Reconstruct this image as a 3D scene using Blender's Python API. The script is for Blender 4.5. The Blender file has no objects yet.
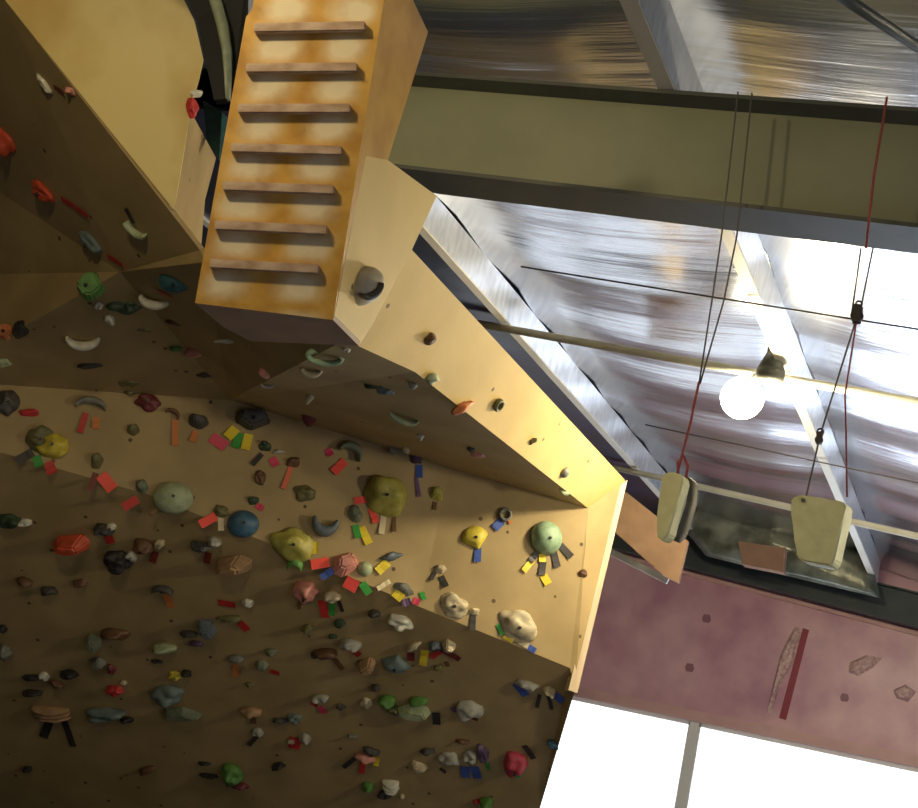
import bpy, bmesh, math, random
from mathutils import Vector, Matrix, noise
from mathutils.bvhtree import BVHTree
random.seed(4)
S = bpy.context.scene
EYE = 1.6
FPX = 1211.0
# ------------------------------------------------------------ camera
def _axes():
    P, RO, YAW = (math.radians(a) for a in (15.3, 13.35, 26.7))
    cx = Vector((1, 0, 0)); cz = Vector((0, math.cos(P), math.sin(P))); cy = Vector((0, math.sin(P), -math.cos(P)))
    X = math.cos(RO)*cx - math.sin(RO)*cy; Y = math.sin(RO)*cx + math.cos(RO)*cy
    M = Matrix.Rotation(YAW, 3, 'Z')
    return M @ X, M @ Y, M @ cz
CX, CY, CZ = _axes()
CAM = Vector((0, 0, EYE))
cd = bpy.data.cameras.new('camera'); cam = bpy.data.objects.new('camera', cd); S.collection.objects.link(cam)
cd.sensor_width = 36; cd.sensor_fit = 'HORIZONTAL'; cd.lens = FPX/918*36; cd.clip_end = 100
m = Matrix((CX, -CY, -CZ)).transposed().to_4x4(); m.translation = CAM
cam.matrix_world = m; S.camera = cam
# ------------------------------------------------------------ world, lamps, exposure
w = bpy.data.worlds.new('world'); S.world = w; w.use_nodes = True
w.node_tree.nodes['Background'].inputs[0].default_value = (.75, .85, 1, 1)
w.node_tree.nodes['Background'].inputs[1].default_value = .3
def light(name, loc, power, col, radius=.15, kind='POINT', size=None, rot=None):
    d = bpy.data.lights.new(name, kind); d.energy = power; d.color = col
    if kind == 'POINT': d.shadow_soft_size = radius
    if kind == 'AREA': d.shape = 'RECTANGLE'; d.size, d.size_y = size
    o = bpy.data.objects.new(name, d); S.collection.objects.link(o); o.location = loc
    if rot: o.rotation_euler = rot
    return o
light('hall_lamp_light', (-1.75, 8.3, EYE+2.55), 225, (1, .84, .52), .12)
light('added_wall_fill_light', (1.5, 7.2, EYE+1.9), 265, (1, .86, .58), .2)  # fill added out of view to brighten the main tan face
light('near_lamp_light', (-3.0, 1.25, EYE+2.8), 150, (1, .81, .46), .12)
light('added_side_fill', (4.25, 2.5, 1.3), 28, (.68, .74, 1), kind='AREA', size=(2.2, 2.2), rot=(0, math.radians(90), 0))  # unseen fill added for bluish light on the shaded overhangs
light('daylight_from_windows', (-.9, 15.6, EYE-.1), 235, (.72, .84, 1), kind='AREA', size=(4.8, 1.9), rot=(math.radians(-90), 0, 0))
S.view_settings.view_transform = 'Standard'; S.view_settings.look = 'None'
S.view_settings.exposure = 0.0; S.view_settings.gamma = 1; S.view_settings.use_curve_mapping = False
# ------------------------------------------------------------ geometry helpers
def ray(px, py): return (px-459)/FPX*CX + (py-404)/FPX*CY + CZ
def at_y(px, py, y):
    r = ray(px, py); return CAM + r*(y/r.y)
def at_d(px, py, d): return CAM + ray(px, py)*d
def plane3(a, b, c):
    n = (b-a).cross(c-a).normalized()
    if n.dot(CAM-a) < 0: n = -n
    return a.copy(), n
def on(pl, px, py):
    p, n = pl; r = ray(px, py); return CAM + r*((p-CAM).dot(n)/r.dot(n))
def depth(p): return (p-CAM).dot(CZ)
def link(name, bm, mat=None, parent=None, smooth=False, org=None):
    bmesh.ops.recalc_face_normals(bm, faces=bm.faces[:])
    if org is not None:
        bmesh.ops.translate(bm, verts=bm.verts[:], vec=-org)
    me = bpy.data.meshes.new(name); bm.to_mesh(me); bm.free()
    if mat: me.materials.append(mat)
    if smooth:
        for p in me.polygons: p.use_smooth = True
    o = bpy.data.objects.new(name, me); S.collection.objects.link(o)
    if parent is not None: o.parent = parent
    if org is not None: o.location = org if parent is None else org - parent.location
    elif parent is not None: o.matrix_parent_inverse = Matrix.Translation(-parent.location)
    return o
def tag(o, label=None, cat=None, group=None, kind=None):
    for k, v in (('label', label), ('category', cat), ('group', group), ('kind', kind)):
        if v: o[k] = v
    return o
def thing(name, loc, label, cat, group=None):
    o = bpy.data.objects.new(name, None); S.collection.objects.link(o); o.location = loc; o.empty_display_size = .05
    return tag(o, label, cat, group)
def bm_box(bm, c, size, rot=None):
    r = bmesh.ops.create_cube(bm, size=1)['verts']
    M = Matrix.Translation(c) @ (rot.to_4x4() if rot else Matrix.Identity(4)) @ Matrix.Diagonal((*size, 1))
    bmesh.ops.transform(bm, verts=r, matrix=M); return r
def bm_prism(bm, pts, vec):
    a = [bm.verts.new(p) for p in pts]; b = [bm.verts.new(p+vec) for p in pts]
    bm.faces.new(a); bm.faces.new(b[::-1]); n = len(pts)
    for i in range(n): bm.faces.new((a[i], b[i], b[(i+1) % n], a[(i+1) % n]))
def bm_bar(bm, a, b, w, h, up=Vector((0, 0, 1))):
    d = (b-a); L = d.length; d.normalize(); s = d.cross(up).normalized(); u = s.cross(d)
    R = Matrix((s, d, u)).transposed()
    return bm_box(bm, (a+b)/2, (w, L, h), R)
def bm_tube(bm, pts, r, n=8, radii=None):
    rings = []
    for i, p in enumerate(pts):
        d = (pts[min(i+1, len(pts)-1)] - pts[max(i-1, 0)]).normalized()
        a = d.cross(Vector((.31, .2, .93))).normalized(); b = d.cross(a)
        q = radii[i] if radii else r
        rings.append([bm.verts.new(p + (a*math.cos(t)+b*math.sin(t))*q) for t in (2*math.pi*k/n for k in range(n))])
    for i in range(len(rings)-1):
        for k in range(n): bm.faces.new((rings[i][k], rings[i][(k+1) % n], rings[i+1][(k+1) % n], rings[i+1][k]))
    bm.faces.new(rings[0]); bm.faces.new(rings[-1][::-1])
# ------------------------------------------------------------ materials
def new_mat(name, col=(.5, .5, .5), rough=.6, metal=0, spec=None):
    m = bpy.data.materials.new(name); m.use_nodes = True
    b = m.node_tree.nodes['Principled BSDF']
    b.inputs['Base Color'].default_value = (*col, 1); b.inputs['Roughness'].default_value = rough; b.inputs['Metallic'].default_value = metal
    return m
def nd(m, t, **kw):
    n = m.node_tree.nodes.new(t)
    for k, v in kw.items():
        if hasattr(n, k): setattr(n, k, v)
        else: n.inputs[k].default_value = v
    return n
def mottled(name, a, b, scale=6, rough=.6, metal=0, stretch=(1, 1, 1), bump=0, detail=4, lo=.35, hi=.65):
    m = new_mat(name, a, rough, metal); L = m.node_tree.links.new; P = m.node_tree.nodes['Principled BSDF']
    tc = nd(m, 'ShaderNodeTexCoord'); mp = nd(m, 'ShaderNodeMapping'); mp.inputs['Scale'].default_value = stretch
    L(tc.outputs['Object'], mp.inputs['Vector'])
    n = nd(m, 'ShaderNodeTexNoise', Scale=scale, Detail=detail); L(mp.outputs[0], n.inputs['Vector'])
    r = nd(m, 'ShaderNodeValToRGB'); r.color_ramp.elements[0].position = lo; r.color_ramp.elements[1].position = hi
    r.color_ramp.elements[0].color = (*a, 1); r.color_ramp.elements[1].color = (*b, 1)
    L(n.outputs[0], r.inputs[0]); L(r.outputs[0], P.inputs['Base Color'])
    if bump:
        bp = nd(m, 'ShaderNodeBump', Strength=bump, Distance=.02); L(n.outputs[0], bp.inputs['Height']); L(bp.outputs[0], P.inputs['Normal'])
    return m
def wall_paint(name, a, b, dots=True):
    """textured climbing plywood: mottled tan with dark bolt holes and small scuffs"""
    m = mottled(name, a, b, 2.2, .62, bump=.0)
    L = m.node_tree.links.new; P = m.node_tree.nodes['Principled BSDF']
    tc = nd(m, 'ShaderNodeTexCoord')
    v = nd(m, 'ShaderNodeTexVoronoi', Scale=4.6); L(tc.outputs['Object'], v.inputs['Vector'])
    t = nd(m, 'ShaderNodeMath', operation='LESS_THAN'); t.inputs[1].default_value = .075; L(v.outputs['Distance'], t.inputs[0])
    mx = nd(m, 'ShaderNodeMix', data_type='RGBA'); src = P.inputs['Base Color'].links[0].from_socket
    L(t.outputs[0], mx.inputs[0]); L(src, mx.inputs[6]); mx.inputs[7].default_value = (a[0]*.3, a[1]*.26, a[2]*.25, 1)
    L(mx.outputs[2], P.inputs['Base Color'])
    g = nd(m, 'ShaderNodeTexNoise', Scale=160, Detail=2); L(tc.outputs['Object'], g.inputs['Vector'])
    bp = nd(m, 'ShaderNodeBump', Strength=.35, Distance=.004); L(g.outputs[0], bp.inputs['Height']); L(bp.outputs[0], P.inputs['Normal'])
    return m
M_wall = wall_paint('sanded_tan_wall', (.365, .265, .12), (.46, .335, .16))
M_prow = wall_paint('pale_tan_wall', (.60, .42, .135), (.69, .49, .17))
M_leftface = mottled('bright_yellow_ply', (.62, .42, .12), (.80, .64, .27), 1.3, .5, lo=.3, hi=.5)
M_side = mottled('stained_side_ply', (.44, .22, .035), (.54, .30, .06), 7, .5)
M_plyedge = mottled('pale_ply_edge', (.62, .48, .32), (.72, .58, .42), 20, .6, stretch=(1, 1, .1))
M_brownply = mottled('brown_ply', (.25, .15, .09), (.33, .20, .12), 5, .6)
M_rung = mottled('rung_wood', (.36, .23, .15), (.56, .42, .31), 22, .55, stretch=(.35, 1, 1))
M_green = mottled('olive_beam_paint', (.235, .245, .16), (.275, .285, .185), 3, .5)
M_darksteel = mottled('dark_steel_paint', (.07, .075, .065), (.09, .095, .08), 5, .5)
M_galv = mottled('galvanised', (.50, .52, .56), (.66, .68, .72), 6, .38, .55, stretch=(1, 3, 1))
M_pipe = mottled('conduit_metal', (.62, .60, .48), (.72, .70, .60), 6, .45)
M_black = new_mat('black_rubber_and_shade', (.006, .006, .006), .6)
M_wire = new_mat('dark_wire', (.06, .05, .045), .5, .5)
M_rope = mottled('red_rope', (.30, .05, .05), (.36, .09, .08), 60, .8)
M_cord = new_mat('grey_cord', (.13, .12, .10), .8)
M_block = mottled('cream_resin', (.70, .68, .36), (.82, .80, .46), 14, .6, bump=.3)
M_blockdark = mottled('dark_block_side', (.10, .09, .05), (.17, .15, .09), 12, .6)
M_card = mottled('cardboard', (.30, .17, .11), (.36, .21, .14), 5, .7)
M_floor = mottled('floor_mat', (.07, .07, .08), (.10, .10, .11), 3, .7)
M_dim = mottled('dim_wall', (.10, .09, .075), (.14, .125, .10), 2, .8)
M_frame = new_mat('window_frame_pale', (.9, .92, .95), .5)
M_gable = mottled('gable_steel', (.045, .06, .07), (.065, .08, .09), 4, .6)
M_tape = {}
TAPE = dict(red=(.55, .03, .025), neon=(1, .10, .07), orange=(.62, .20, .05), pink=(.75, .06, .14), salmon=(.8, .18, .10), yellow=(.80, .62, .03),
            green=(.04, .33, .05), blue=(.04, .09, .38), purple=(.16, .09, .22), black=(.035, .03, .03), cream=(.72, .62, .40), maroon=(.17, .02, .015), brown=(.16, .08, .03))
for k, c in TAPE.items(): M_tape[k] = new_mat('tape_'+k, c, .5)
HOLD = {'white': (.70, .68, .56), 'pale grey': (.42, .41, .36), 'grey': (.20, .20, .17), 'charcoal': (.065, .062, .055), 'black': (.022, .02, .02), 'cream': (.55, .47, .31),
        'pink': (.60, .25, .20), 'orange': (.62, .20, .07), 'orange-red': (.62, .085, .03), 'red': (.50, .03, .03), 'maroon': (.16, .025, .03), 'brown': (.15, .075, .035), 'tan': (.38, .23, .12),
        'olive': (.16, .15, .06), 'yellow-olive': (.40, .36, .07), 'yellow': (.66, .54, .06), 'green': (.10, .25, .05), 'dark green': (.03, .06, .03), 'pale green': (.40, .46, .28), 'mint': (.29, .42, .27),
        'teal': (.02, .09, .11), 'grey-teal': (.15, .20, .19), 'grey-green': (.17, .20, .14), 'blue': (.05, .13, .21), 'blue-grey': (.12, .15, .18), 'purple': (.10, .06, .12), 'crimson': (.50, .05, .09)}
M_hold = {k: mottled('hold_'+k.replace(' ', '_'), tuple(x*.85 for x in c), tuple(min(1, x*1.15+.01) for x in c), 18, .5, bump=.15) for k, c in HOLD.items()}
# chalky yellow board
def chalk_board():
    m = new_mat('chalky_yellow_board', rough=.5); L = m.node_tree.links.new; P = m.node_tree.nodes['Principled BSDF']
    uv = nd(m, 'ShaderNodeUVMap'); sp = nd(m, 'ShaderNodeSeparateXYZ'); L(uv.outputs[0], sp.inputs[0])
    def mth(op, a, b=None, c=None):
        n = nd(m, 'ShaderNodeMath', operation=op)
        for i, x in enumerate((a, b, c)):
            if x is None: continue
            if isinstance(x, (int, float)): n.inputs[i].default_value = x
            else: L(x, n.inputs[i])
        return n.outputs[0]
    tc = nd(m, 'ShaderNodeTexCoord')
    n1 = nd(m, 'ShaderNodeTexNoise', Scale=9, Detail=4); L(tc.outputs['Object'], n1.inputs['Vector'])
    n2 = nd(m, 'ShaderNodeTexNoise', Scale=3.2, Detail=3); L(tc.outputs['Object'], n2.inputs['Vector'])
    n3 = nd(m, 'ShaderNodeTexNoise', Scale=22, Detail=3); L(tc.outputs['Object'], n3.inputs['Vector'])
    U = mth('ADD', sp.outputs[0], mth('MULTIPLY', mth('SUBTRACT', n2.outputs[0], .5), .35))
    V = mth('ADD', sp.outputs[1], mth('MULTIPLY', mth('SUBTRACT', n2.outputs[0], .5), .3))
    cu = mth('POWER', mth('ABSOLUTE', mth('SINE', mth('MULTIPLY', mth('SUBTRACT', U, .02), math.pi*2/.98))), 2.0)     # two hand columns
    cv = mth('POWER', mth('ABSOLUTE', mth('SINE', mth('MULTIPLY', V, math.pi))), 1.6)                     # between rungs (v counts rungs)
    k = mth('MULTIPLY', mth('MULTIPLY', cu, cv), mth('ADD', .1, mth('MULTIPLY', n1.outputs[0], 1.9)))
    k = nd(m, 'ShaderNodeClamp').inputs[0].links and k or k
    r0 = nd(m, 'ShaderNodeValToRGB'); r0.color_ramp.elements[0].position = .35; r0.color_ramp.elements[1].position = .62
    r0.color_ramp.elements[0].color = (.43, .215, .03, 1); r0.color_ramp.elements[1].color = (.60, .345, .065, 1); L(n1.outputs[0], r0.inputs[0])
    r1 = nd(m, 'ShaderNodeValToRGB'); r1.color_ramp.elements[0].position = .66; r1.color_ramp.elements[1].position = .78
    r1.color_ramp.elements[0].color = (0, 0, 0, 1); r1.color_ramp.elements[1].color = (1, 1, 1, 1); L(n3.outputs[0], r1.inputs[0])
    mx = nd(m, 'ShaderNodeMix', data_type='RGBA'); L(mth('MULTIPLY', r1.outputs[0], .45), mx.inputs[0]); L(r0.outputs[0], mx.inputs[6]); mx.inputs[7].default_value = (.22, .09, .02, 1)
    m2 = nd(m, 'ShaderNodeMix', data_type='RGBA'); L(mth('MINIMUM', k, .8), m2.inputs[0]); L(mx.outputs[2], m2.inputs[6]); m2.inputs[7].default_value = (.80, .72, .52, 1)
    L(m2.outputs[2], P.inputs['Base Color']); return m
M_board = chalk_board()
# foil faced insulation on the roof
def foil():
    m = new_mat('foil_blanket', (.54, .55, .59), .2, 1.0); L = m.node_tree.links.new; P = m.node_tree.nodes['Principled BSDF']
    tc = nd(m, 'ShaderNodeTexCoord')
    mp = nd(m, 'ShaderNodeMapping'); mp.inputs['Scale'].default_value = (.35, 6.5, 1); L(tc.outputs['Object'], mp.inputs[0])
    n = nd(m, 'ShaderNodeTexNoise', Scale=1.0, Detail=5); n.inputs['Roughness'].default_value = .6; L(mp.outputs[0], n.inputs['Vector'])
    mp2 = nd(m, 'ShaderNodeMapping'); mp2.inputs['Scale'].default_value = (1.2, 1.1, 1); L(tc.outputs['Object'], mp2.inputs[0])
    n2 = nd(m, 'ShaderNodeTexNoise', Scale=1.0, Detail=2); L(mp2.outputs[0], n2.inputs['Vector'])
    b1 = nd(m, 'ShaderNodeBump', Strength=1, Distance=.006); L(n.outputs[0], b1.inputs['Height'])
    b2 = nd(m, 'ShaderNodeBump', Strength=1, Distance=.014); L(n2.outputs[0], b2.inputs['Height']); L(b1.outputs[0], b2.inputs['Normal'])
    L(b2.outputs[0], P.inputs['Normal']); return m
M_foil = foil()
# pink poly-faced insulation of the gable wall
M_pink = mottled('pink_insulation', (.58, .29, .42), (.80, .50, .58), 1.6, .33, bump=.5, detail=6)
M_pinktrim = mottled('pink_trim', (.70, .42, .44), (.78, .50, .50), 3, .5)
M_magenta = new_mat('magenta_tape', (.30, .02, .06), .4)
M_clearfilm = mottled('crumpled_film', (.58, .33, .40), (.88, .66, .60), 22, .18, bump=1.0)
def emit(name, col, s):
    m = bpy.data.materials.new(name); m.use_nodes = True; P = m.node_tree.nodes['Principled BSDF']
    P.inputs['Base Color'].default_value = (*col, 1); P.inputs['Emission Color'].default_value = (*col, 1); P.inputs['Emission Strength'].default_value = s
    return m
M_pane = emit('daylit_window', (.86, .93, 1), 1.7)
M_bulb = emit('lamp_globe_glow', (1, .90, .62), 40)
# ------------------------------------------------------------ room shell
RS = .103                                    # roof slope per metre of x
def roof_z(x): return EYE + 2.84 - RS*x      # underside of the purlins
XL, XR, YB, YF = -9.5, 4.5, -5.0, 16.0
def shell(name, pts, mat, vec):
    bm = bmesh.new(); bm_prism(bm, [Vector(p) for p in pts], Vector(vec)); return tag(link(name, bm, mat), kind='structure')
shell('floor', [(XL, YB, 0), (XR, YB, 0), (XR, YF, 0), (XL, YF, 0)], M_floor, (0, 0, -.1))
shell('wall_left', [(XL, YB, 0), (XL, YF+.2, 0), (XL, YF+.2, 6), (XL, YB, 6)], M_dim, (-.1, 0, 0))
shell('wall_right', [(XR, YB, 0), (XR, YF+.2, 0), (XR, YF+.2, 5), (XR, YB, 5)], M_dim, (.1, 0, 0))
shell('wall_near', [(XL, YB, 0), (XR, YB, 0), (XR, YB, 4.4), (XL, YB, 5.8)], M_dim, (0, -.1, 0))
WT = EYE + .965                              # window head height
def gz(x, k): return roof_z(x) + k
shell('wall_far', [(XL, YF, WT), (XR, YF, WT), (XR, YF, gz(XR, .5)), (XL, YF, gz(XL, .5))], M_pink, (0, .15, 0))
shell('wall_far_lower', [(XL, YF, 0), (XR, YF, 0), (XR, YF, .35), (XL, YF, .35)], M_pink, (0, .15, 0))
# foil ceiling: a blanket sagging between purlins, creased by support wires
PURL = [-8.35, -6.15, -3.9, -1.644, .6, 2.85]
WIRES = [2.2, 3.4, 5.9, 7.0, 9.2, 10.4, 11.4, 13.3, 14.4]
bm = bmesh.new(); nx, ny = 140, 130; vs = []
for j in range(ny+1):
    y = YB + (YF-YB)*j/ny; row = []
    for i in range(nx+1):
        x = XL + (XR-XL)*i/nx
        t = (x+3.9)/2.25; f = t-math.floor(t)
        sag = .08*math.sin(math.pi*f)**1.0
        dw = min(abs(y-q) for q in WIRES+[8.25, 12.3])
        sag += .03*min(1, dw/.6) + .012*noise.noise(Vector((x*.9, y*.9, 3)))
        row.append(bm.verts.new((x, y, roof_z(x)+.30-sag)))
    vs.append(row)
for j in range(ny):
    for i in range(nx): bm.faces.new((vs[j][i], vs[j][i+1], vs[j+1][i+1], vs[j+1][i]))
r = bmesh.ops.extrude_face_region(bm, geom=bm.faces[:])
bmesh.ops.translate(bm, verts=[v for v in r['geom'] if isinstance(v, bmesh.types.BMVert)], vec=(0, 0, .25))
tag(link('ceiling', bm, M_foil, smooth=True), kind='structure')
# windows along the gable
edges_x = [-9.3, -7.55, -3.67, .2, 4.1]
for i in range(len(edges_x)-1):
    a, b = edges_x[i], edges_x[i+1]
    fr = bmesh.new()
    for x in (a+.04, b-.04): bm_box(fr, (x, YF+.06, (WT+.35)/2), (.08, .10, WT-.35))
    for z in (.38, WT-.03): bm_box(fr, ((a+b)/2, YF+.06, z), (b-a-.12, .10, .06))
    o = tag(link('window_%d' % (i+1), fr, M_frame), kind='structure')
    p = bmesh.new(); bm_box(p, ((a+b)/2, YF+.08, (WT+.35)/2), (b-a-.12, .02, WT-.47)); link('pane', p, M_pane, o)
fr = bmesh.new()  # added doorway with a glowing pane, only there to back the side fill
for yy in (1.3, 3.7): bm_box(fr, (XR-.03, yy, 1.25), (.06, .1, 2.5))
bm_box(fr, (XR-.03, 2.5, 2.45), (.06, 2.5, .1)); o = tag(link('added_glow_door_1', fr, M_frame), kind='structure')
p = bmesh.new(); bm_box(p, (XR-.02, 2.5, 1.2), (.03, 2.3, 2.36)); link('pane', p, M_pane, o)
bm = bmesh.new(); bm_box(bm, ((XL+XR)/2, YF-.03, WT+.06), (XR-XL, .06, .13)); tag(link('trim_1', bm, M_pinktrim), kind='structure')
bm = bmesh.new(); bm_bar(bm, Vector((XL, YF-.03, gz(XL, -.42))), Vector((XR, YF-.03, gz(XR, -.42))), .05, .05); tag(link('trim_2', bm, M_pinktrim), kind='structure')
# seam tape and crumpled film on the pink wall
def wall_at(px, py, y): return at_y(px, py, y)
def slab_px(name, pts, y, t, mat, parent=None):
    bm = bmesh.new(); bm_prism(bm, [at_y(px, py, y) for px, py in pts], Vector((0, t, 0))); return link(name, bm, mat, parent)
tag(slab_px('seam_tape', [(803, 628), (809, 630), (786, 720), (779, 718)], YF-.012, .012, M_magenta), 'magenta tape strip down the seam of the pink insulation wall', 'tape')
def film(pts, label):
    bm = bmesh.new(); c = [at_y(px, py, YF-.02) for px, py in pts]; mid = sum(c, Vector())/len(c)
    top = bm.verts.new(mid+Vector((0, -.05, 0))); N = len(c); rim = []
    inner = []
    for i, p in enumerate(c):
        rim.append(bm.verts.new(p)); q = p.lerp(mid, .35); inner.append(bm.verts.new(q+Vector((0, -.04-.02*(i % 2), 0))))
    for i in range(N):
        j = (i+1) % N; bm.faces.new((rim[i], rim[j], inner[j], inner[i])); bm.faces.new((inner[i], inner[j], top))
    bm.faces.new(rim[::-1])
    bmesh.ops.translate(bm, verts=bm.verts[:], vec=(0, .018, 0))
    tag(link('crumpled_film', bm, M_clearfilm, smooth=False), label, 'plastic film', 'crumpled film patches on the pink wall')
film([(795, 626), (802, 630), (796, 655), (788, 672), (778, 690), (772, 712), (766, 714), (774, 680), (780, 655), (787, 640)], 'long crumpled clear film strip beside the magenta seam tape on the pink wall')
film([(850, 662), (866, 655), (882, 658), (872, 668), (858, 676), (848, 672)], 'small crumpled film patch right of the magenta seam tape, upper one')
film([(893, 690), (905, 684), (916, 692), (908, 702), (896, 698)], 'small crumpled film patch at the far right end of the pink wall')
for (px, py, lab) in ((707, 619, 'dark square patch high on the pink wall, leftmost upper one'), (690, 668, 'dark square patch low on the pink wall under the plywood tip'), (845, 698, 'dark square patch on pink wall right of the magenta tape')):
    tag(slab_px('patch', [(px-3, py-5), (px+3, py-4), (px+4, py+1), (px+2, py+4), (px-4, py+3), (px-5, py-1)], YF-.008, .008, M_magenta if 0 else new_mat('dark_patch', (.34, .15, .22), .5)), lab, 'patch', 'dark patches on the pink wall')
# ------------------------------------------------------------ steel frame
def ibeam(name, x0, x1, y0, w, h, zoff, mat_w, mat_f, label, cat, group=None, slope=RS):
    t = thing(name, Vector(((x0+x1)/2, y0+w/2, roof_z((x0+x1)/2)+zoff-h)), label, cat, group)
    def Z(x): return roof_z(x)+zoff
    def seg(nm, ya, yb, za, zb, m):
        bm = bmesh.new()
        pts = [Vector((x0, ya, Z(x0)+za)), Vector((x1, ya, Z(x1)+za)), Vector((x1, ya, Z(x1)+zb)), Vector((x0, ya, Z(x0)+zb))]
        bm_prism(bm, pts, Vector((0, yb-ya, 0))); link(nm, bm, m, t)
    seg('web', y0+w/2-.008, y0+w/2+.008, -h+.02, -.02, mat_w)
    seg('flange', y0, y0+w, -.02, 0, mat_f); seg('flange', y0, y0+w, -h, -h+.02, mat_f)
    return t
ibeam('rafter_beam', -3.6, XR, 4.64, .24, .545, 0, M_green, M_darksteel, 'olive green steel I-beam rafter crossing the roof beside the campus board', 'steel beam')
gb = ibeam('gable_beam', -7.5, XR, 15.62, .2, .42, .03, M_gable, M_gable, 'dark blue-grey steel beam along the top of the pink gable wall', 'steel beam')
def purlin(x, label):
    t = thing('purlin', Vector((x, 5.5, roof_z(x))), label, 'roof purlin', 'roof purlins')
    z0 = roof_z(x)+.006; y0, y1 = YB+.05, YF-.45
    bm = bmesh.new(); bm_box(bm, (x, (y0+y1)/2, z0+.14), (.012, y1-y0, .26)); link('web', bm, M_galv, t)
    bm = bmesh.new(); bm_box(bm, (x-.035, (y0+y1)/2, z0+.006), (.075, y1-y0, .012)); bm_box(bm, (x-.067, (y0+y1)/2, z0+.02), (.012, y1-y0, .03)); link('flange', bm, M_plyflange, t)
M_plyflange = mottled('pale_flange', (.62, .57, .47), (.72, .68, .60), 4, .5, .1, stretch=(1, .4, 1))
for x, lab in ((-3.9, 'pale steel roof purlin running above the tan wall prow, left one'), (-1.644, 'pale steel roof purlin running behind the lamp, right one'),
               (.6, 'steel roof purlin right of the lamp bay, beyond the frame edge'), (-6.15, 'steel roof purlin hidden above the climbing wall')):
    purlin(x, lab)
def run(name, y, zoff, r, mat, x0, x1, label, cat, group, n=2, sag=0):
    pts = []
    for i in range(n):
        x = x0+(x1-x0)*i/(n-1); pts.append(Vector((x, y, roof_z(x)+zoff-sag*math.sin(math.pi*i/(n-1)))))
    bm = bmesh.new(); bm_tube(bm, pts, r, 10); tag(link(name, bm, mat, smooth=True, org=pts[0]), label, cat, group)
run('conduit_pipe', 8.27, -.045, .032, M_pipe, -4.4, XR, 'beige steel pipe crossing under the purlins past the glowing lamp', 'pipe', 'roof pipes')
run('conduit_pipe', 12.32, -.04, .034, M_pipe, -4.4, XR, 'beige steel pipe near the gable end behind the hanging cream blocks', 'pipe', 'roof pipes')
for y, lab in ((7.0, 'thin dark support wire under the foil nearest the rafter beam'), (10.4, 'thin support wire under the foil behind the lamp')):
    run('support_wire', y, -.012, .006, M_wire, -3.3, XR, lab, 'wire', 'roof support wires', 9, .02)
bm = bmesh.new(); bm_prism(bm, [Vector((-8.2, 5.3, roof_z(-8.2)+.03)), Vector((-4.02, 5.3, roof_z(-4.02)+.03)), Vector((-4.02, 15.3, roof_z(-4.02)+.03)), Vector((-8.2, 15.3, roof_z(-8.2)+.03))], Vector((0, 0, .02)))  # dark sheet added to put shade and blue reflections into the left roof bay
tag(link('roof_bay_shade', bm, mottled('blue_black_shade', (.003, .004, .008), (.010, .02, .075), 1.6, .3, bump=.6)), 'added dark blue sheet standing in for roof shade behind the top of the wall prow', 'shade sheet')
# diagonal brace rod, top right
bm = bmesh.new(); a, b = at_y(838, -6, 3.55), at_y(930, 55, 4.3); bm_tube(bm, [a+(a-b)*1.2, b+(b-a)*.5], .022, 8)
tag(link('brace_rod', bm, M_darksteel, smooth=True), 'dark diagonal steel brace rod against the foil at the top right', 'brace rod')
# clutter above the gable beam
def crumple(name, pts, y, mat, label, cat, bulge=.2, seed=0):
    c = [at_y(px, py, y) for px, py in pts]; mid = sum(c, Vector())/len(c); bm = bmesh.new(); N = len(c); R = 7
    rings = []
    for k in range(R):
        f = 1-k/R; ring = []
        for i in range(N*3):
            p = c[i//3].lerp(c[(i//3+1) % N], (i % 3)/3)
            q = mid.lerp(p, f); h = bulge*(1-f*f)+.12*noise.noise(q*2.6+Vector((seed, 0, 0)))*(1-f**6)
            ring.append(bm.verts.new(q+Vector((0, -h, 0))))
        rings.append(ring)
    t = bm.verts.new(mid+Vector((0, -bulge, 0)))
    for k in range(R-1):
        for i in range(N*3):
            j = (i+1) % (N*3); bm.faces.new((rings[k][i], rings[k][j], rings[k+1][j], rings[k+1][i]))
    for i in range(N*3): bm.faces.new((rings[-1][i], rings[-1][(i+1) % (N*3)], t))
    bm.faces.new(rings[0][::-1])
    return tag(link(name, bm, mat, smooth=True), label, cat)
M_gfoil = mottled('dull_green_film', (.10, .11, .08), (.30, .31, .24), 3.5, .25, .2, bump=.8, detail=5)
crumple('insulation_roll', [(655, 470), (790, 505), (872, 560), (880, 598), (770, 572), (706, 556), (685, 530)], 15.1, M_gfoil, 'crumpled olive plastic-wrapped insulation bundle above the dark gable beam', 'insulation', .18, 2)
bm = bmesh.new(); bm_prism(bm, [at_y(px, py, 14.6) for px, py in ((738, 541), (785, 548), (783, 572), (742, 564))], Vector((0, .18, 0)))
tag(link('cardboard_sheet', bm, M_card), 'brown cardboard piece tucked among the insulation above the gable beam', 'cardboard')
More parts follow.
